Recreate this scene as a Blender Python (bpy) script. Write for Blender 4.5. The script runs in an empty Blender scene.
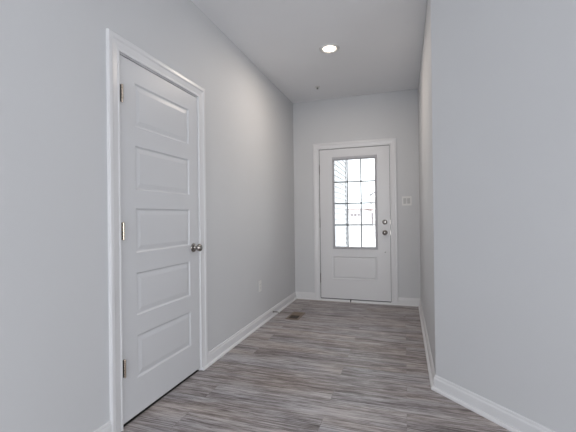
import bpy, bmesh, math, random
from mathutils import Vector, Matrix
random.seed(7)
scn = bpy.context.scene
C = scn.collection

# ------------------------------------------------------------------ camera
EYE = Vector((0, 0, 1.1403))
ya, pt, ro = math.radians(-18.1656), math.radians(.2006), math.radians(-.6938)
fw = Vector((math.sin(ya), math.cos(ya), 0)); rt = Vector((math.cos(ya), -math.sin(ya), 0)); up = Vector((0, 0, 1))
F = fw*math.cos(pt) + up*math.sin(pt); U2 = up*math.cos(pt) - fw*math.sin(pt)
R = rt*math.cos(ro) + U2*math.sin(ro); U = U2*math.cos(ro) - rt*math.sin(ro)
cam = bpy.data.objects.new('camera', bpy.data.cameras.new('camera')); C.objects.link(cam)
m = Matrix((R, U, -F)).transposed().to_4x4(); m.translation = EYE
cam.matrix_world = m
cam.data.sensor_width = 36; cam.data.lens = 354.4581/576*36; cam.data.clip_start = .02; cam.data.clip_end = 300
scn.camera = cam

# ------------------------------------------------------------------ light
scn.view_settings.view_transform = 'Standard'; scn.view_settings.look = 'None'
scn.view_settings.gamma = 1; scn.view_settings.use_curve_mapping = False
scn.view_settings.exposure = 0.0
w = bpy.data.worlds.new('world'); scn.world = w; w.use_nodes = True
bg = w.node_tree.nodes['Background']; bg.inputs[0].default_value = (.95, .97, 1, 1); bg.inputs[1].default_value = 3.2

def area(name, loc, rot, sx, sy, power, col):
    l = bpy.data.lights.new(name, 'AREA'); l.shape = 'RECTANGLE'; l.size = sx; l.size_y = sy
    l.energy = power; l.color = col
    o = bpy.data.objects.new(name, l); C.objects.link(o); o.location = loc; o.rotation_euler = rot
    return o
# daylight through the windows of the living space behind the camera
COOL = (.935, .96, 1.0)
area('window_daylight_rear', (.3, -3.93, 1.2), (math.radians(98), 0, 0), 2.8, 2.0, 70, COOL)
area('window_daylight_side', (3.93, -1.6, 1.2), (math.radians(98), 0, math.radians(90)), 2.6, 2.0, 38, COOL)
sun = bpy.data.objects.new('sun', bpy.data.lights.new('sun', 'SUN')); C.objects.link(sun)
sun.data.energy = 1.0; sun.data.angle = .2; sun.rotation_euler = (math.radians(38), 0, math.radians(35))

# ------------------------------------------------------------------ materials
def mat(name, col, rough=.5, metal=0, bump=0, bscale=200, spec=.5, coat=0):
    m = bpy.data.materials.new(name); m.use_nodes = True; nt = m.node_tree; p = nt.nodes['Principled BSDF']
    p.inputs['Base Color'].default_value = (*col, 1); p.inputs['Roughness'].default_value = rough
    p.inputs['Metallic'].default_value = metal; p.inputs['Specular IOR Level'].default_value = spec
    tc = nt.nodes.new('ShaderNodeTexCoord'); n = nt.nodes.new('ShaderNodeTexNoise'); n.inputs['Scale'].default_value = 1.7
    n.inputs['Detail'].default_value = 3
    nt.links.new(tc.outputs['Object'], n.inputs['Vector'])
    mx = nt.nodes.new('ShaderNodeMix'); mx.data_type = 'RGBA'
    mx.inputs[6].default_value = (*[c*.975 for c in col], 1); mx.inputs[7].default_value = (*[min(1, c*1.02) for c in col], 1)
    nt.links.new(n.outputs[0], mx.inputs[0]); nt.links.new(mx.outputs[2], p.inputs['Base Color'])
    if bump:
        b = nt.nodes.new('ShaderNodeTexNoise'); b.inputs['Scale'].default_value = bscale; b.inputs['Detail'].default_value = 2
        nt.links.new(tc.outputs['Object'], b.inputs['Vector'])
        bn = nt.nodes.new('ShaderNodeBump'); bn.inputs['Strength'].default_value = bump; bn.inputs['Distance'].default_value = .001
        nt.links.new(b.outputs[0], bn.inputs['Height']); nt.links.new(bn.outputs[0], p.inputs['Normal'])
    return m
M = {}
M['wall'] = mat('wall_paint', (.60, .61, .625), .6, bump=.15, bscale=260, spec=.3)
M['ceil'] = mat('ceiling_paint', (.84, .85, .87), .9, bump=.15, bscale=220, spec=.2)
M['trim'] = mat('trim_paint', (.70, .705, .72), .32)
M['door'] = mat('door_paint', (.62, .63, .65), .38)
M['fdoor'] = mat('front_door_paint', (.68, .685, .70), .36)
M['frame'] = mat('lite_frame_grey', (.46, .46, .49), .45)
M['grille'] = mat('grille_grey', (.36, .36, .38), .45)
M['nickel'] = mat('satin_nickel', (.34, .32, .30), .2, metal=1)
M['hinge'] = mat('hinge_bronze', (.30, .24, .18), .3, metal=1)
M['pin'] = mat('hinge_bright', (.62, .53, .44), .25, metal=1)
M['hdark'] = mat('hinge_dark', (.10, .09, .085), .35, metal=1)
M['dark'] = mat('dark_gap', (.02, .02, .02), .9)
M['plastic'] = mat('white_plastic', (.72, .72, .71), .35)
M['rocker'] = mat('rocker_plastic', (.50, .50, .50), .4)
M['thumb'] = mat('thumb_turn_metal', (.22, .21, .20), .38, metal=1)
M['weather'] = mat('weather_strip', (.10, .10, .11), .7)
M['brown'] = mat('register_brown', (.20, .155, .12), .5)
M['spring'] = mat('spring_steel', (.35, .34, .33), .3, metal=1)
M['siding'] = mat('siding_white', (.45, .455, .46), .6)
M['siding_gap'] = mat('siding_corner', (.16, .16, .17), .6)
M['roof'] = mat('roof_shingle', (.36, .27, .26), .9, bump=.5, bscale=20)
M['extwall'] = mat('house_wall', (.74, .72, .72), .7)
M['roof_grey'] = mat('roof_grey', (.20, .20, .21), .9)
M['extglass'] = mat('house_window', (.24, .21, .22), .2)
M['concrete'] = mat('concrete', (.76, .75, .74), .9, bump=.3, bscale=60)
M['rubber'] = mat('rubber_tip', (.75, .75, .74), .6)

def glass_mat():
    m = bpy.data.materials.new('clear_glass'); m.use_nodes = True; nt = m.node_tree
    nt.nodes.remove(nt.nodes['Principled BSDF']); out = nt.nodes['Material Output']
    t = nt.nodes.new('ShaderNodeBsdfTransparent'); t.inputs[0].default_value = (.95, .97, .97, 1)
    g = nt.nodes.new('ShaderNodeBsdfGlossy'); g.inputs['Roughness'].default_value = .03
    fr = nt.nodes.new('ShaderNodeFresnel'); fr.inputs[0].default_value = 1.45
    mx = nt.nodes.new('ShaderNodeMixShader'); nt.links.new(fr.outputs[0], mx.inputs[0])
    nt.links.new(t.outputs[0], mx.inputs[1]); nt.links.new(g.outputs[0], mx.inputs[2]); nt.links.new(mx.outputs[0], out.inputs[0])
    return m
M['glass'] = glass_mat()
def emit_mat(name, col, s):
    m = bpy.data.materials.new(name); m.use_nodes = True; p = m.node_tree.nodes['Principled BSDF']
    p.inputs['Base Color'].default_value = (.8, .8, .8, 1)
    p.inputs['Emission Color'].default_value = (*col, 1); p.inputs['Emission Strength'].default_value = s
    return m
M['lens'] = emit_mat('lamp_lens', (1, .84, .70), 6)

def floor_mat():
    m = bpy.data.materials.new('vinyl_plank'); m.use_nodes = True; nt = m.node_tree; N = nt.nodes; L = nt.links
    p = N['Principled BSDF']
    tc = N.new('ShaderNodeTexCoord')
    br = N.new('ShaderNodeTexBrick'); br.inputs['Scale'].default_value = 1; br.inputs['Brick Width'].default_value = 1.22
    br.inputs['Row Height'].default_value = .18; br.inputs['Mortar Size'].default_value = .0012
    br.inputs['Mortar Smooth'].default_value = .3; br.offset = .37; br.inputs['Bias'].default_value = 0
    br.inputs['Color1'].default_value = (0, 0, 0, 1); br.inputs['Color2'].default_value = (1, 1, 1, 1); br.inputs['Mortar'].default_value = (.5, .5, .5, 1)
    L.new(tc.outputs['Object'], br.inputs['Vector'])
    wmul = N.new('ShaderNodeMath'); wmul.operation = 'MULTIPLY'; wmul.inputs[1].default_value = 37.0
    L.new(br.outputs['Color'], wmul.inputs[0])
    def noise(sx, sy, detail, rough, dist=0):
        mp = N.new('ShaderNodeMapping'); mp.inputs['Scale'].default_value = (sx, sy, 1)
        L.new(tc.outputs['Object'], mp.inputs[0])
        n = N.new('ShaderNodeTexNoise'); n.noise_dimensions = '4D'; n.inputs['Scale'].default_value = 1
        n.inputs['Detail'].default_value = detail; n.inputs['Roughness'].default_value = rough; n.inputs['Distortion'].default_value = dist
        L.new(mp.outputs[0], n.inputs['Vector']); L.new(wmul.outputs[0], n.inputs['W'])
        return n.outputs[0]
    broad = noise(1.3, 16, 4, .55, .5)
    fine = noise(4.5, 130, 8, .72, .6)
    hue = noise(1.1, 5, 2, .5)
    thin = noise(2.6, 210, 3, .6, .8)
    mott = noise(7, 26, 3, .6, .8)
    a = N.new('ShaderNodeMath'); a.operation = 'MULTIPLY_ADD'; a.inputs[1].default_value = .78; L.new(fine, a.inputs[0])
    b = N.new('ShaderNodeMath'); b.operation = 'MULTIPLY_ADD'; b.inputs[1].default_value = .34; L.new(broad, b.inputs[0])
    c = N.new('ShaderNodeMath'); c.operation = 'MULTIPLY'; c.inputs[1].default_value = .03; L.new(br.outputs['Color'], c.inputs[0])
    d = N.new('ShaderNodeMath'); d.operation = 'MULTIPLY_ADD'; d.inputs[1].default_value = .18; L.new(mott, d.inputs[0])
    L.new(c.outputs[0], d.inputs[2]); L.new(d.outputs[0], b.inputs[2]); L.new(b.outputs[0], a.inputs[2])
    cr = N.new('ShaderNodeValToRGB'); L.new(a.outputs[0], cr.inputs[0])
    e = cr.color_ramp.elements; e[0].position = .535; e[0].color = (.08, .064, .06, 1); e[1].position = .83; e[1].color = (.62, .59, .57, 1)
    for pos, col in ((.60, (.185, .16, .152, 1)), (.66, (.30, .272, .265, 1)), (.725, (.47, .44, .435, 1))):
        k = e.new(pos); k.color = col
    def ramp(src, p0, p1, c0, c1):
        k = N.new('ShaderNodeValToRGB'); L.new(src, k.inputs[0]); q = k.color_ramp.elements
        q[0].position = p0; q[0].color = (*c0, 1); q[1].position = p1; q[1].color = (*c1, 1); return k.outputs[0]
    def mul(a_, b_):
        k = N.new('ShaderNodeMix'); k.data_type = 'RGBA'; k.blend_type = 'MULTIPLY'; k.inputs[0].default_value = 1
        L.new(a_, k.inputs[6]); L.new(b_, k.inputs[7]); return k.outputs[2]
    tinted = mul(cr.outputs[0], ramp(hue, .35, .65, (1.03, .985, .945), (.99, 1.03, 1.09)))
    tinted = mul(tinted, ramp(thin, .36, .43, (.50, .46, .45), (1, 1, 1)))
    tinted = mul(tinted, ramp(thin, .60, .70, (1, 1, 1), (1.45, 1.45, 1.46)))
    mx = N.new('ShaderNodeMix'); mx.data_type = 'RGBA'; mx.inputs[7].default_value = (.07, .055, .05, 1)
    f = N.new('ShaderNodeMath'); f.operation = 'MULTIPLY'; f.inputs[1].default_value = .35; L.new(br.outputs['Fac'], f.inputs[0])
    L.new(f.outputs[0], mx.inputs[0]); L.new(tinted, mx.inputs[6]); L.new(mx.outputs[2], p.inputs['Base Color'])
    p.inputs['Roughness'].default_value = .42; p.inputs['Specular IOR Level'].default_value = .35
    bn = N.new('ShaderNodeBump'); bn.inputs['Strength'].default_value = .25; bn.inputs['Distance'].default_value = .0015
    L.new(a.outputs[0], bn.inputs['Height']); L.new(bn.outputs[0], p.inputs['Normal'])
    return m
M['floor'] = floor_mat()

# ------------------------------------------------------------------ helpers
def obj(name, bm, m, parent=None, smooth=False, mx=None):
    bmesh.ops.recalc_face_normals(bm, faces=bm.faces)
    if smooth:
        for f in bm.faces: f.smooth = True
    me = bpy.data.meshes.new(name); bm.to_mesh(me); bm.free()
    me.materials.append(m)
    if smooth:
        try: me.set_sharp_from_angle(angle=math.radians(38))
        except Exception: pass
    o = bpy.data.objects.new(name, me); C.objects.link(o)
    if mx is not None: o.matrix_world = mx
    if parent:
        o.parent = parent
        o.matrix_parent_inverse = parent.matrix_basis.inverted()
    return o
def empty(name, loc, rot=(0, 0, 0)):
    o = bpy.data.objects.new(name, None); C.objects.link(o); o.location = loc; o.rotation_euler = rot; o.empty_display_size = .1
    bpy.context.view_layer.update()
    return o
def tag(o, label, cat=None, group=None, kind=None):
    o['label'] = label
    if cat: o['category'] = cat
    if group: o['group'] = group
    if kind: o['kind'] = kind
    return o
def box(bm, a, b, bev=0):
    t = bmesh.new(); bmesh.ops.create_cube(t, size=1)
    a, b = Vector(a), Vector(b); s = b - a; c = (a+b)/2
    for v in t.verts: v.co = Vector((v.co.x*s.x, v.co.y*s.y, v.co.z*s.z)) + c
    if bev: bmesh.ops.bevel(t, geom=t.edges[:], offset=bev, segments=2, affect='EDGES')
    merge(bm, t)
    return bm
def merge(bm, t, mx=None):
    me = bpy.data.meshes.new('tmp'); t.to_mesh(me); t.free()
    if mx is not None: me.transform(mx)
    bm.from_mesh(me); bpy.data.meshes.remove(me)
def lathe(prof, seg=28, mx=None):
    """profile of (radius, height) turned about local z"""
    bm = bmesh.new(); rings = []
    for r, z in prof:
        if r < 1e-6: rings.append([bm.verts.new((0, 0, z))])
        else: rings.append([bm.verts.new((r*math.cos(2*math.pi*k/seg), r*math.sin(2*math.pi*k/seg), z)) for k in range(seg)])
    for A, B in zip(rings, rings[1:]):
        for k in range(seg):
            k2 = (k+1) % seg
            if len(A) == 1 and len(B) == 1: continue
            if len(A) == 1: bm.faces.new((A[0], B[k], B[k2]))
            elif len(B) == 1: bm.faces.new((A[k], A[k2], B[0]))
            else: bm.faces.new((A[k], A[k2], B[k2], B[k]))
    if mx is not None: bm.transform(mx)
    return bm
def sweep(path, prof, out_n, closed_ends=True):
    """profile (across, out) swept along a flat polyline with mitred corners; out_n = direction the moulding stands out;
    across points to the left of travel seen against out_n"""
    out_n = Vector(out_n).normalized(); P = [Vector(p) for p in path]
    bm = bmesh.new(); rings = []
    for i, p in enumerate(P):
        d0 = (P[i]-P[i-1]).normalized() if i > 0 else None
        d1 = (P[i+1]-P[i]).normalized() if i < len(P)-1 else None
        n0 = out_n.cross(d0) if d0 else None; n1 = out_n.cross(d1) if d1 else None
        if n0 is None: n = n1
        elif n1 is None: n = n0
        else:
            n = (n0+n1).normalized(); n = n / max(.2, n.dot(n0))
        rings.append([bm.verts.new(p + n*a + out_n*b) for a, b in prof])
    k = len(prof)
    for A, B in zip(rings, rings[1:]):
        for j in range(k):
            bm.faces.new((A[j], A[(j+1) % k], B[(j+1) % k], B[j]))
    if closed_ends:
        bm.faces.new(rings[0]); bm.faces.new(rings[-1][::-1])
    return bm
def run_floor(path, prof, side):
    """moulding along the floor: profile (out, z), mitred; side=+1 puts 'out' to the left of travel"""
    P = [Vector((p[0], p[1], 0)) for p in path]; bm = bmesh.new(); rings = []; Z = Vector((0, 0, 1))
    for i, p in enumerate(P):
        ds = []
        if i > 0: ds.append((P[i]-P[i-1]).normalized())
        if i < len(P)-1: ds.append((P[i+1]-P[i]).normalized())
        ns = [Z.cross(d)*side for d in ds]; n = sum(ns, Vector()).normalized(); n = n / n.dot(ns[0])
        rings.append([bm.verts.new(p + n*a + Z*b) for a, b in prof])
    k = len(prof)
    for A, B in zip(rings, rings[1:]):
        for j in range(k): bm.faces.new((A[j], A[(j+1) % k], B[(j+1) % k], B[j]))
    bm.faces.new(rings[0]); bm.faces.new(rings[-1][::-1])
    return bm
def holed_slab(W, Hh, T, holes, rings=None, z0=0):
    """door slab in local x (0..W), z (z0..Hh), front face at y=0 looking to -y, back at y=T.
    holes: list of (x0,x1,z0,z1,rings) ; rings = [(inset, depth)] nested rectangles closed by a flat field, or None = through hole"""
    bm = bmesh.new()
    xs = sorted({0, W} | {h[0] for h in holes} | {h[1] for h in holes}); zs = sorted({z0, Hh} | {h[2] for h in holes} | {h[3] for h in holes})
    def isin(x, z): return any(h[0] < x < h[1] and h[2] < z < h[3] for h in holes)
    thru = [h for h in holes if h[4] is None]
    def isthru(x, z): return any(h[0] < x < h[1] and h[2] < z < h[3] for h in thru)
    for i in range(len(xs)-1):
        for j in range(len(zs)-1):
            cx, cz = (xs[i]+xs[i+1])/2, (zs[j]+zs[j+1])/2
            q = [(xs[i], zs[j]), (xs[i+1], zs[j]), (xs[i+1], zs[j+1]), (xs[i], zs[j+1])]
            if not isin(cx, cz): bm.faces.new([bm.verts.new((x, 0, z)) for x, z in q])
            if not isthru(cx, cz): bm.faces.new([bm.verts.new((x, T, z)) for x, z in q][::-1])
    for (x0, x1, a0, a1, rg) in holes:
        if rg is None:
            rr = [(0, 0), (0, T)]
        else: rr = [(0, 0)] + rg
        rings_ = [[bm.verts.new(v) for v in ((x0+i, d, a0+i), (x1-i, d, a0+i), (x1-i, d, a1-i), (x0+i, d, a1-i))] for i, d in rr]
        for A, B in zip(rings_, rings_[1:]):
            for k in range(4): bm.faces.new((A[k], A[(k+1) % 4], B[(k+1) % 4], B[k]))
        if rg is not None: bm.faces.new(rings_[-1])
    for i in range(len(xs)-1):
        for z in (z0, Hh): bm.faces.new([bm.verts.new(v) for v in ((xs[i], 0, z), (xs[i+1], 0, z), (xs[i+1], T, z), (xs[i], T, z))])
    for j in range(len(zs)-1):
        for x in (0, W): bm.faces.new([bm.verts.new(v) for v in ((x, 0, zs[j]), (x, 0, zs[j+1]), (x, T, zs[j+1]), (x, T, zs[j]))])
    bmesh.ops.remove_doubles(bm, verts=bm.verts, dist=1e-5)
    return bm
def struct(o, label):
    o['kind'] = 'structure'; o['label'] = label
    return o

# ------------------------------------------------------------------ the setting
XL, YF, XR, H, YC = -1.469, 4.762, .182, 2.743, 2.514      # left wall, front wall, right wall, ceiling, angled corner
DX, DY = XR + 1.45*math.sin(math.radians(45)), YC - 1.45*math.cos(math.radians(45))   # far end of the angled wall
XE, YB = 4.0, -4.0; T = .12
S0, S1, ST = 1.554, 2.316, 2.046         # side door leaf: y range, top
F0, F1, FT = -1.099, -.175, 2.054        # front door leaf: x range, top

def poly_prism(pts, z0, z1):
    bm = bmesh.new(); A = [bm.verts.new((x, y, z0)) for x, y in pts]; B = [bm.verts.new((x, y, z1)) for x, y in pts]; n = len(pts)
    bm.faces.new(A[::-1]); bm.faces.new(B)
    for i in range(n): bm.faces.new((A[i], A[(i+1) % n], B[(i+1) % n], B[i]))
    return bm
room = [(XL-T, YB-T), (XE+T, YB-T), (XE+T, DY+T), (DX+.05, DY+T), (XR+T, YC+.05), (XR+T, YF+.02), (XL-T, YF+.02)]
fl = obj('floor', poly_prism(room, -.08, 0), M['floor']); struct(fl, 'grey brown wood-look plank floor of the entry hall')
ce = obj('ceiling', poly_prism([(XL-T, YB-T), (XE+T, YB-T), (XE+T, YF+T+.0), (XL-T, YF+T)], H, H+.12), M['ceil']); struct(ce, 'flat light grey ceiling over the hall')
# left wall with the side door opening
bm = bmesh.new(); g = .022
box(bm, (XL-T, YB-T, 0), (XL, S0-g, H)); box(bm, (XL-T, S1+g, 0), (XL, YF, H)); box(bm, (XL-T, S0-g, ST+g), (XL, S1+g, H))
struct(obj('wall_left', bm, M['wall']), 'light grey left wall with the five-panel side door')
# front wall with front door opening
bm = bmesh.new()
box(bm, (XL-T, YF, 0), (F0-g, YF+.16, H)); box(bm, (F1+g, YF, 0), (XR+T, YF+.16, H)); box(bm, (F0-g, YF, FT+g), (F1+g, YF+.16, H))
struct(obj('wall_front', bm, M['wall']), 'grey end wall around the front door')
# right hall wall turning at 45 degrees
s = math.sin(math.radians(45))
struct(obj('wall_right', poly_prism([(XR, YF), (XR, YC), (XR+T, YC+.05), (XR+T, YF)], 0, H), M['wall']), 'narrow right wall beside the front door')
struct(obj('wall_angled', poly_prism([(XR, YC), (DX, DY), (DX+.05, DY+T), (XR+T, YC+.05)], 0, H), M['wall']), 'wide angled grey wall on the right in the foreground')
bm = bmesh.new(); box(bm, (DX, DY, 0), (XE+T, DY+T, H)); struct(obj('wall_far_right', bm, M['wall']), 'wall of the living space out of view')
def wall_with_window(name, along, fixed, a0, a1, w0, w1, outn, label):
    bm = bmesh.new()
    def bx(p0, p1, z0, z1):
        lo, hi = sorted((fixed, fixed+outn*T))
        if along == 'x': box(bm, (p0, lo, z0), (p1, hi, z1))
        else: box(bm, (lo, p0, z0), (hi, p1, z1))
    bx(a0, w0, 0, H); bx(w1, a1, 0, H); bx(w0, w1, 0, .15); bx(w0, w1, 2.25, H)
    struct(obj(name, bm, M['wall']), label)
wall_with_window('wall_back', 'x', YB, XL, XE, -1.15, 1.75, -1, 'rear wall behind the camera with a wide window opening')
wall_with_window('wall_side', 'y', XE, YB-T, DY, -2.9, -.3, 1, 'side wall behind the camera with a window opening')
# unseen closet shell added behind the side door to keep its gap dark
bm = bmesh.new()
box(bm, (XL-T-.75, S0-.2, 0), (XL-T-.7, S1+.2, 2.5)); box(bm, (XL-T-.7, S0-.25, 0), (XL-T, S0-.2, 2.5)); box(bm, (XL-T-.7, S1+.2, 0), (XL-T, S1+.25, 2.5))
box(bm, (XL-T-.7, S0-.2, 2.45), (XL-T, S1+.2, 2.5)); box(bm, (XL-T-.75, S0-.25, -.05), (XL-T, S1+.25, 0))
struct(obj('wall_closet_blocker', bm, M['wall']), 'unseen closet walls added behind the side door to keep its gap dark')

# baseboards and shoe moulding
BASE = [(0, 0), (.013, 0), (.013, .068), (.0115, .074), (.008, .080), (.008, .088), (.005, .094), (0, .095)]
SHOE = [(.013, 0), (.030, 0), (.0295, .007), (.027, .013), (.022, .0175), (.013, .019)]
CW, RV = .083, .008
def board(name, path, side, label, shoepath=None):
    b = obj(name, run_floor(path, BASE, side), M['trim'], smooth=False); struct(b, label)
    sm = [(x, z) for x, z in SHOE]
    obj('shoe_moulding', run_floor(shoepath or path, sm, side), M['trim'], b)
c0, c1 = S0-RV-CW, S1+RV+CW
f0, f1 = F0-RV-CW+.003, F1+RV+CW-.003
board('baseboard_left', [(XL, YB), (XL, c0)], -1, 'white baseboard on the left wall before the side door')
board('baseboard_left_far', [(XL, c1), (XL, YF), (f0, YF)], -1, 'white baseboard along the left wall into the front corner', [(XL, S1+RV+.001), (XL, YF), (f0, YF)])
board('baseboard_right', [(f1, YF), (XR, YF), (XR, YC), (DX, DY), (XE, DY)], -1, 'white baseboard along the right wall and the angled wall')
board('baseboard_back', [(XL, YB), (XE, YB), (XE, DY)], 1, 'white baseboard behind the camera')

# casing profile: across (0 = inner edge), out
CAS = [(0, 0), (0, .009), (.003, .0115), (.010, .012), (.016, .0095), (.020, .0095), (.050, .0135), (.055, .0165), (.060, .0180), (.078, .0180), (.083, .015), (.083, 0)]
def casing(parent, P, outn, flip):
    pr = [(a*flip, b) for a, b in CAS]
    return obj('casing', sweep(P, pr, outn), M['trim'], parent)

# hinge: barrel of knuckles with ball tips and a leaf edge; local z up, out along -y
def hinge(parent, loc, h, rotz, mleaf, mpin, r=.0068, lw=.016):
    mx = Matrix.Translation(loc) @ Matrix.Rotation(rotz, 4, 'Z')
    bm = bmesh.new()
    box(bm, (-lw, .0, -h/2), (lw, .0022, h/2), .0006)
    lf = obj('hinge', bm, mleaf, parent, mx=mx)
    prof = [(0, -h/2-.004), (r*.7, -h/2-.002)]
    n = 5
    for k in range(n):
        z0 = -h/2 + h*k/n; z1 = -h/2 + h*(k+1)/n
        prof += [(r*.8, z0+.0004), (r, z0+.001), (r, z1-.001), (r*.8, z1-.0004)]
    prof += [(r*.7, h/2+.002), (0, h/2+.004)]
    b2 = lathe(prof, 16, Matrix.Translation((0, -.005, 0)))
    k = obj('knuckle', b2, mpin, lf, smooth=True, mx=mx)
    k.parent = lf; k.matrix_parent_inverse = (mx if False else lf.matrix_basis).inverted()
    return lf
def knob_prof(rose, ball):
    return ([(0, 0), (rose, 0), (rose, .004), (rose*.92, .008), (rose*.55, .010), (.011, .011), (.011, .030)] +
            [(ball*math.sin(t)*1.0 if t > .45 else .011, .030+ball*.95*(1-math.cos(t))*.9) for t in [math.radians(d) for d in range(30, 181, 10)]])
def knob(parent, loc, mx3, rose=.033, ball=.028):
    """round knob standing out along local z"""
    mx = Matrix.Translation(loc) @ mx3
    ro_ = obj('door_knob', lathe([(0, 0), (rose, 0), (rose, .003), (rose*.94, .007), (rose*.8, .010), (.013, .0115), (.011, .014), (.0105, .036), (0, .036)], 32), M['nickel'], parent, smooth=True, mx=mx)
    pr = [(0, .030), (.012, .030), (.015, .033)]
    for d in range(25, 181, 12):
        t = math.radians(d); pr.append((ball*math.sin(t), .052 - .021*math.cos(t)))
    pr[-1] = (0, .073)
    k = obj('knob_ball', lathe(pr, 32), M['nickel'], ro_, smooth=True, mx=mx)
    return ro_

# ------------------------------------------------------------------ door_1: five-panel side door in the left wall
d1 = empty('door_1', (XL, (S0+S1)/2, 0)); struct(d1, 'white five-panel interior door with round knob, in the left wall')
# local frame of the leaf: x along +Y of the room, front (-y local) facing +X
ML = Matrix.Translation((XL, S0+.002, 0)) @ Matrix(((0, -1, 0, 0), (1, 0, 0, 0), (0, 0, 1, 0), (0, 0, 0, 1)))
PAN = [(.008, .007), (.014, .0075), (.020, .0065), (.040, .0025)]
pz = [(.225, .471), (.585, .831), (.946, 1.203), (1.308, 1.564), (1.673, 1.925)]
holes = [(.111, .649, a, b, PAN) for a, b in pz]
leaf = obj('door_slab', holed_slab(S1-S0-.004, ST-.004, .035, holes, z0=.021), M['door'], d1, mx=ML)
bm = bmesh.new()
for a, b in ((S0-.021, S0-.003), (S1+.003, S1+.021)):
    box(bm, (XL-T, a, 0), (XL, b, ST+.003))
box(bm, (XL-T, S0-.021, ST+.003), (XL, S1+.021, ST+.021))
box(bm, (XL-.050, S0-.003, 0), (XL-.037, S0+.010, ST+.003)); box(bm, (XL-.050, S1-.010, 0), (XL-.037, S1+.003, ST+.003)); box(bm, (XL-.050, S0, ST-.008), (XL-.037, S1, ST+.003))
obj('door_jamb', bm, M['trim'], d1)
casing(d1, [(XL, S0-RV, 0), (XL, S0-RV, ST+RV), (XL, S1+RV, ST+RV), (XL, S1+RV, 0)], (1, 0, 0), 1)
for z in (1.829, 1.075, .327):
    hinge(d1, (XL+.010, S0+.002, z), .095, math.radians(90), M['hdark'], M['pin'], .0058, .0105)
knob(d1, (XL, 2.247, .927), Matrix.Rotation(math.radians(90), 4, 'Y'))
bm = bmesh.new(); box(bm, (XL-.03, S1-.0005, .90), (XL-.004, S1+.0022, .955)); obj('latch', bm, M['nickel'], d1)
bm = bmesh.new(); box(bm, (XL-.10, S0, .0), (XL-.008, S1, .0025)); obj('under_door_shade', bm, M['dark'], d1)  # black strip on the floor paints the shade in the gap under the door

# ------------------------------------------------------------------ door_2: front door with a twelve-light window
d2 = empty('door_2', ((F0+F1)/2, YF, 0)); struct(d2, 'white front door with a twelve-pane window and dark nickel hardware')
REC = .004
MF = Matrix.Translation((F0, YF+REC, 0)); FW = F1-F0
lx0, lx1, lz0, lz1 = -.927-F0, -.334-F0, .705, 1.948
leaf = obj('door_slab', holed_slab(FW, FT, .044, [(lx0+.015, lx1-.015, lz0+.015, lz1-.015, None),
      (-.932-F0, -.345-F0, .302, .600, [(.005, .008), (.014, .009), (.019, .0035), (.032, .001)])], z0=.034), M['fdoor'], d2, mx=MF)
def ring(x0, x1, z0, z1, prof, y0=0):
    """moulding ring round a rectangle; profile (inset, y)"""
    bm = bmesh.new(); R_ = [[bm.verts.new(v) for v in ((x0+i, y0+d, z0+i), (x1-i, y0+d, z0+i), (x1-i, y0+d, z1-i), (x0+i, y0+d, z1-i))] for i, d in prof]
    for A, B in zip(R_, R_[1:]+R_[:1]):
        for k in range(4): bm.faces.new((A[k], A[(k+1) % 4], B[(k+1) % 4], B[k]))
    return bm
def ring_top(bm):
    for v in bm.verts:
        i = lz1 - v.co.z
        if 0 < i < .04: v.co.z = lz1 - i*1.5
    return bm
fr = obj('window_frame', ring_top(ring(lx0, lx1, lz0, lz1, [(0, .001), (.003, -.008), (.010, -.011), (.018, -.010), (.026, -.002), (.030, .004), (.030, .044), (.012, .046)])), M['frame'], d2, mx=MF)
fr['label'] = 'grey moulded frame around the glass'
gx0, gx1, gz0, gz1 = lx0+.026, lx1-.026, lz0+.026, lz1-.026
for yy, nm in ((.012, 'window_glass'), ):
    bm = bmesh.new(); box(bm, (gx0, yy, gz0), (gx1, yy+.003, gz1)); obj(nm, bm, M['glass'], fr, mx=MF)
bm = bmesh.new(); hw = .0095
gz = [.737, 1.027, 1.317, 1.607, 1.903]
for x in (-.7235-F0, -.5435-F0): box(bm, (x-hw, .018, gz0), (x+hw, .026, gz1), .0015)
for z in gz[1:4]: box(bm, (gx0, .018, z-hw), (gx1, .026, z+hw), .0015)
obj('window_grille', bm, M['grille'], fr, mx=MF)
# frame, stops and sill of the front door
bm = bmesh.new()
for a, b in ((F0-.021, F0-.0065), (F1+.0065, F1+.021)): box(bm, (a, YF, 0), (b, YF+.16, FT+.004))
box(bm, (F0-.021, YF, FT+.0065), (F1+.021, YF+.16, FT+.021))
for a, b in ((F0-.004, F0+.012), (F1-.012, F1+.004)): box(bm, (a, YF+.052, 0), (b, YF+.16, FT+.004))
box(bm, (F0, YF+.052, FT-.010), (F1, YF+.16, FT+.004))
obj('door_jamb', bm, M['trim'], d2)
bm = bmesh.new()
box(bm, (F0-.0065, YF+.0045, .03), (F0-.0002, YF+.051, FT)); box(bm, (F1+.0002, YF+.0045, .03), (F1+.0065, YF+.051, FT)); box(bm, (F0-.0065, YF+.0045, FT+.0002), (F1+.0065, YF+.051, FT+.0065))
ws = obj('weather_strip', bm, M['weather'], d2); ws['label'] = 'dark weather strip in the gap around the door'
casing(d2, [(F0-RV+.003, YF, 0), (F0-RV+.003, YF, FT+RV), (F1+RV-.003, YF, FT+RV), (F1+RV-.003, YF, 0)], (0, -1, 0), 1)
bm = bmesh.new(); box(bm, (F0-.004, YF-.002, 0), (F1+.004, YF+.16, .022), .002); obj('sill', bm, M['trim'], d2)
bm = bmesh.new(); box(bm, (F0, YF+.006, .022), (F1, YF+.044, .035)); obj('door_sweep', bm, M['weather'], d2)
sh = [(a-.013, b) for a, b in SHOE]
for a, b, nm in ((f0, -.699, 'sill_trim'), (-.685, f1, 'sill_trim')):
    obj(nm, run_floor([(a, YF-.0185), (b, YF-.0185)], [(0, 0), (.011, 0), (.0105, .008), (.008, .0145), (.004, .018), (0, .019)], -1), M['trim'], d2)
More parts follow.
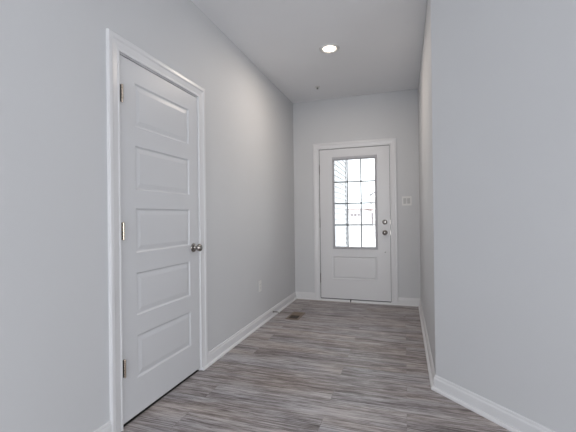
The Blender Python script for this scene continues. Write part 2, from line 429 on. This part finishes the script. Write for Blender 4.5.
bm = bmesh.new(); box(bm, (-.6985, YF-.024, 0), (-.6855, YF-.003, .032)); obj('sill_gap', bm, M['dark'], d2)
for z in (1.786, 1.056, .304):
    hinge(d2, (F0-.003, YF+.002, z), .125, 0, M['hdark'], M['hdark'], .0062, .005)
MK = Matrix.Rotation(math.radians(90), 4, 'X')
knob(d2, (-.242, YF+REC, .925), MK, .034, .028)
dbm = Matrix.Translation((-.242, YF+REC, 1.062)) @ MK
db = obj('deadbolt', lathe([(0, 0), (.032, 0), (.032, .004), (.029, .011), (.022, .014), (0, .014)], 32), M['nickel'], d2, smooth=True, mx=dbm)
bm = bmesh.new(); box(bm, (-.005, -.017, .012), (.005, .017, .030), .003); obj('thumb_turn', bm, M['thumb'], db, mx=dbm)
obj('door_screw', lathe([(0, 0), (.0075, 0), (.0075, .002), (.005, .004), (0, .004)], 14), M['nickel'], d2, smooth=True, mx=Matrix.Translation((-.243, YF+REC, .672)) @ MK)
for z in (1.062, .925):
    bm = bmesh.new(); box(bm, (F1+.0002, YF-.0005, z-.03), (F1+.0038, YF+.010, z+.03)); obj('strike_plate', bm, M['nickel'], d2)

# ------------------------------------------------------------------ things on the walls, floor and ceiling
# light switch
lx, lz = .032, 1.330
sw = empty('light_switch', (lx, YF, lz)); tag(sw, 'white double rocker light switch on the wall right of the front door', 'light switch')
mx = Matrix.Translation((lx, YF, lz))
bm = bmesh.new(); box(bm, (-.058, -.006, -.059), (.058, 0, .059), .0025)
pl = obj('switch_plate', bm, M['plastic'], sw, mx=mx)
for sx in (-.023, .023):
    bm = bmesh.new(); t = bmesh.new()
    for zz, yy in ((-1, -.0105), (1, -.0075)): pass
    v = [t.verts.new(c) for c in ((-.0165, -.0062, -.033), (.0165, -.0062, -.033), (.0165, -.0062, .033), (-.0165, -.0062, .033),
         (-.0155, -.0105, -.032), (.0155, -.0105, -.032), (.0155, -.0075, .032), (-.0155, -.0075, .032))]
    for q in ((0, 1, 2, 3), (4, 5, 6, 7), (0, 1, 5, 4), (1, 2, 6, 5), (2, 3, 7, 6), (3, 0, 4, 7)): t.faces.new([v[i] for i in q])
    t.transform(Matrix.Translation((sx, 0, 0))); obj('rocker', t, M['rocker'], sw, mx=mx)
    obj('switch_bezel', ring(sx-.0185, sx+.0185, -.035, .035, [(0, -.0058), (0, -.0066), (.0018, -.0066), (.0018, -.0058)]), M['frame'], sw, mx=mx)
# outlet low on the left wall
oy, oz = 3.485, .412
ol = empty('wall_outlet', (XL, oy, oz)); tag(ol, 'white duplex power outlet low on the left wall past the side door', 'outlet')
mx = Matrix.Translation((XL, oy, oz)) @ Matrix.Rotation(math.radians(90), 4, 'Z')
bm = bmesh.new(); box(bm, (-.036, -.006, -.059), (.036, 0, .059), .0025); obj('outlet_plate', bm, M['plastic'], ol, mx=mx)
for dz in (-.0195, .0195):
    t = lathe([(0, 0), (.0170, 0), (.0170, .0022), (.016, .003), (0, .003)], 24, Matrix.Rotation(math.radians(90), 4, 'X'))
    for v in t.verts: v.co.z = max(-.0135, min(.0135, v.co.z))
    t.transform(Matrix.Translation((0, -.006, dz)))
    rc = obj('receptacle', t, M['plastic'], ol, mx=mx)
    bm = bmesh.new()
    for x, hh in ((-.0065, .0045), (.0065, .0038)): box(bm, (x-.0012, -.0094, dz+.002-hh), (x+.0012, -.0088, dz+.002+hh))
    box(bm, (-.0022, -.0094, dz-.0105), (.0022, -.0088, dz-.0065))
    obj('slot', bm, M['dark'], rc, mx=mx)
obj('screw', lathe([(0, 0), (.003, 0), (.0025, .001), (0, .0012)], 12, Matrix.Rotation(math.radians(90), 4, 'X')), M['spring'], ol, mx=mx @ Matrix.Translation((0, -.006, 0)))

# floor register
vg = empty('floor_register', (-1.207, 3.92, 0)); tag(vg, 'brown floor air register with dark slots beside the left baseboard', 'floor vent')
vx0, vx1, vy0, vy1 = -1.285, -1.130, 3.765, 4.075
def xring(x0, x1, y0, y1, prof):
    bm = bmesh.new(); R_ = [[bm.verts.new(v) for v in ((x0+i, y0+i, z), (x1-i, y0+i, z), (x1-i, y1-i, z), (x0+i, y1-i, z))] for i, z in prof]
    for A, B in zip(R_, R_[1:]+R_[:1]):
        for k in range(4): bm.faces.new((A[k], A[(k+1) % 4], B[(k+1) % 4], B[k]))
    return bm
obj('faceplate', xring(vx0, vx1, vy0, vy1, [(0, .0003), (.003, .004), (.022, .0055), (.024, .0045), (.024, .0003)]), M['brown'], vg)
bm = bmesh.new(); box(bm, (vx0+.024, vy0+.024, .0003), (vx1-.024, vy1-.024, .0008)); obj('duct_opening', bm, M['dark'], vg)
ym = (vy0+vy1)/2 + .015
bm = bmesh.new(); box(bm, (vx0+.024, ym-.004, .0009), (vx1-.024, ym+.004, .005)); obj('crossbar', bm, M['brown'], vg)
def louver(parent, y0, y1, dirn, n):
    for k in range(n):
        y = y0 + (k+.5)*(y1-y0)/n; bm = bmesh.new(); t = bmesh.new()
        box(t, (vx0+.025, -.0045 if dirn > 0 else -.0011, -.0006), (vx1-.025, .0045 if dirn > 0 else .0011, .0006))
        t.transform(Matrix.Translation((0, y, .0032)) @ Matrix.Rotation(math.radians(14)*dirn, 4, 'X'))
        obj('louver', t, M['brown'], parent)
louver(vg, vy0+.024, ym-.004, -1, 9); louver(vg, ym+.004, vy1-.024, 1, 9)

# spring door stop on the left baseboard
ds = empty('door_stop', (XL+.013, 3.843, .050)); tag(ds, 'small metal spring door stop on the left baseboard near the register', 'door stop')
mx = Matrix.Translation((XL+.013, 3.843, .050)) @ Matrix.Rotation(math.radians(90), 4, 'Y')
obj('base', lathe([(0, 0), (.012, 0), (.011, .003), (.006, .006), (0, .006)], 20), M['spring'], ds, smooth=True, mx=mx)
bm = bmesh.new(); turns, seg, rr, rw = 15, 14, .0052, .0014; prev = None
for i in range(turns*seg+1):
    t = 2*math.pi*i/seg; z = .005 + .060*i/(turns*seg); c = Vector((rr*math.cos(t), rr*math.sin(t), z)); rad = Vector((math.cos(t), math.sin(t), 0))
    rg = [bm.verts.new(c + rad*rw*math.cos(a) + Vector((0, 0, 1))*rw*math.sin(a)) for a in (0, math.pi/2, math.pi, 3*math.pi/2)]
    if prev:
        for k in range(4): bm.faces.new((prev[k], prev[(k+1) % 4], rg[(k+1) % 4], rg[k]))
    prev = rg
obj('spring', bm, M['spring'], ds, smooth=True, mx=mx)
obj('rubber_tip', lathe([(0, .064), (.0075, .064), (.0085, .068), (.008, .076), (.005, .079), (0, .080)], 18), M['rubber'], ds, smooth=True, mx=mx)

# recessed downlight
LX, LY = -.658, 3.335
rl = empty('recessed_light', (LX, LY, H)); tag(rl, 'round recessed downlight glowing warm white in the hall ceiling', 'ceiling light')
mx = Matrix.Translation((LX, LY, H)) @ Matrix.Rotation(math.pi, 4, 'X')
obj('light_trim', lathe([(.060, 0), (.097, 0), (.096, .004), (.090, .010), (.083, .012), (.078, .011), (.062, .003), (.060, 0)], 48), M['plastic'], rl, smooth=True, mx=mx)
obj('lens', lathe([(0, .0005), (.0600, .0005), (.0605, .0022), (.05, .0035), (.03, .0042), (0, .0045)], 48), M['lens'], rl, smooth=True, mx=mx)
la = bpy.data.lights.new('downlight', 'AREA'); la.shape = 'DISK'; la.size = .13; la.energy = 11.5; la.spread = math.radians(178); la.color = (1, .87, .75)
lo = bpy.data.objects.new('downlight', la); C.objects.link(lo); lo.location = (LX, LY, H-.0125); lo.parent = rl; lo.matrix_parent_inverse = rl.matrix_basis.inverted()

# fire sprinkler head
sp = empty('fire_sprinkler', (-.998, 4.27, H)); tag(sp, 'tiny white sprinkler head in the ceiling near the front wall', 'sprinkler')
mx = Matrix.Translation((-.998, 4.27, H)) @ Matrix.Rotation(math.pi, 4, 'X')
obj('escutcheon', lathe([(0, 0), (.034, 0), (.032, .003), (.014, .006), (.010, .007), (0, .007)], 28), M['plastic'], sp, smooth=True, mx=mx)
bm = bmesh.new(); box(bm, (-.010, -.0015, .006), (-.007, .0015, .024)); box(bm, (.007, -.0015, .006), (.010, .0015, .024)); box(bm, (-.0035, -.0015, .006), (.0035, .0015, .022)); obj('sprinkler_frame', bm, M['dark'], sp, mx=mx)
obj('deflector', lathe([(0, .024), (.013, .024), (.013, .0255), (0, .0265)], 20), M['spring'], sp, smooth=True, mx=mx)

# ------------------------------------------------------------------ outside, seen through the door glass
GZ = -.16
bm = bmesh.new(); box(bm, (-60, YF+.16, GZ-.1), (60, 90, GZ)); struct(obj('ground', bm, M['concrete']), 'pale paved ground outside the front door')
# own garage wing: lap siding wall on the left of the porch
bm = bmesh.new(); x0 = -1.27; lap = .105; n = 30
pts = [(-.05, GZ)]
for k in range(n):
    z = GZ + k*lap; pts += [(.020, z), (.001, z+lap)]
pts += [(-.05, GZ+n*lap)]
A = [bm.verts.new((x0+a, YF+.16, z)) for a, z in pts]; B = [bm.verts.new((x0+a, 8.05, z)) for a, z in pts]
bm.faces.new(A); bm.faces.new(B[::-1])
for i in range(len(pts)): bm.faces.new((A[i], A[(i+1) % len(pts)], B[(i+1) % len(pts)], B[i]))
sd = obj('wall_garage', bm, M['siding']); struct(sd, 'white lap siding of the porch side wall seen through the door glass')
bm = bmesh.new(); box(bm, (x0-.06, 8.05, GZ), (x0+.022, 8.12, GZ+n*lap)); obj('corner_post', bm, M['siding_gap'], sd)
def house(x0, x1, y, eave, ridge, depth, label, gable_front=False, windows=()):
    h = empty('house', ((x0+x1)/2, y+depth/2, GZ)); tag(h, label, 'house', 'houses across the street')
    bm = bmesh.new(); box(bm, (x0, y, GZ), (x1, y+depth, eave))
    if gable_front:
        xm = (x0+x1)/2; v = [bm.verts.new(c) for c in ((x0, y, eave), (x1, y, eave), (xm, y, ridge), (x0, y+depth, eave), (x1, y+depth, eave), (xm, y+depth, ridge))]
        bm.faces.new(v[:3]); bm.faces.new(v[3:])
    obj('facade', bm, M['extwall'], h)
    bm = bmesh.new()
    if gable_front:
        for sgn in (-1, 1):
            e = x0-.06 if sgn < 0 else x1+.06; ez = eave - .06*(ridge-eave)/((x1-x0)/2)
            q = [Vector((e, y-.03, ez)), Vector((xm, y-.03, ridge)), Vector((xm, y+depth+.3, ridge)), Vector((e, y+depth+.3, ez))]
            a = [bm.verts.new(c) for c in q]; b = [bm.verts.new(c+Vector((0, 0, .14))) for c in q]
            bm.faces.new(a); bm.faces.new(b)
            for k in range(4): bm.faces.new((a[k], a[(k+1) % 4], b[(k+1) % 4], b[k]))
    else:
        ymid = y+depth/2
        for yy, o in ((y-.4, 0), (y+depth+.4, 0)):
            q = [Vector((x0-.3, yy, eave)), Vector((x1+.3, yy, eave)), Vector((x1+.3, ymid, ridge)), Vector((x0-.3, ymid, ridge))]
            a = [bm.verts.new(c) for c in q]; b = [bm.verts.new(c+Vector((0, 0, .05))) for c in q]
            bm.faces.new(a); bm.faces.new(b)
            for k in range(4): bm.faces.new((a[k], a[(k+1) % 4], b[(k+1) % 4], b[k]))
    obj('roof', bm, M['roof_grey'] if gable_front else M['roof'], h)
    for (a, b, c, d) in windows:
        bm = bmesh.new(); box(bm, (a, y-.05, c), (b, y+.02, d)); obj('window', bm, M['extglass'], h)
    return h
house(-3.6, -2.15, 20, 1.53, 1.56, 5, 'low pale house with a reddish eave line, seen left of centre through the door glass',
      windows=[(-2.86, -2.72, 1.17, 1.27), (-2.66, -2.54, 1.17, 1.27), (-2.46, -2.34, 1.17, 1.27)])
house(-2.3, 1.3, 25.8, 2.59, 3.54, 6, 'pale gabled house behind the right column of the door glass', True, windows=[(-2.28, -2.08, .6, 1.37)])
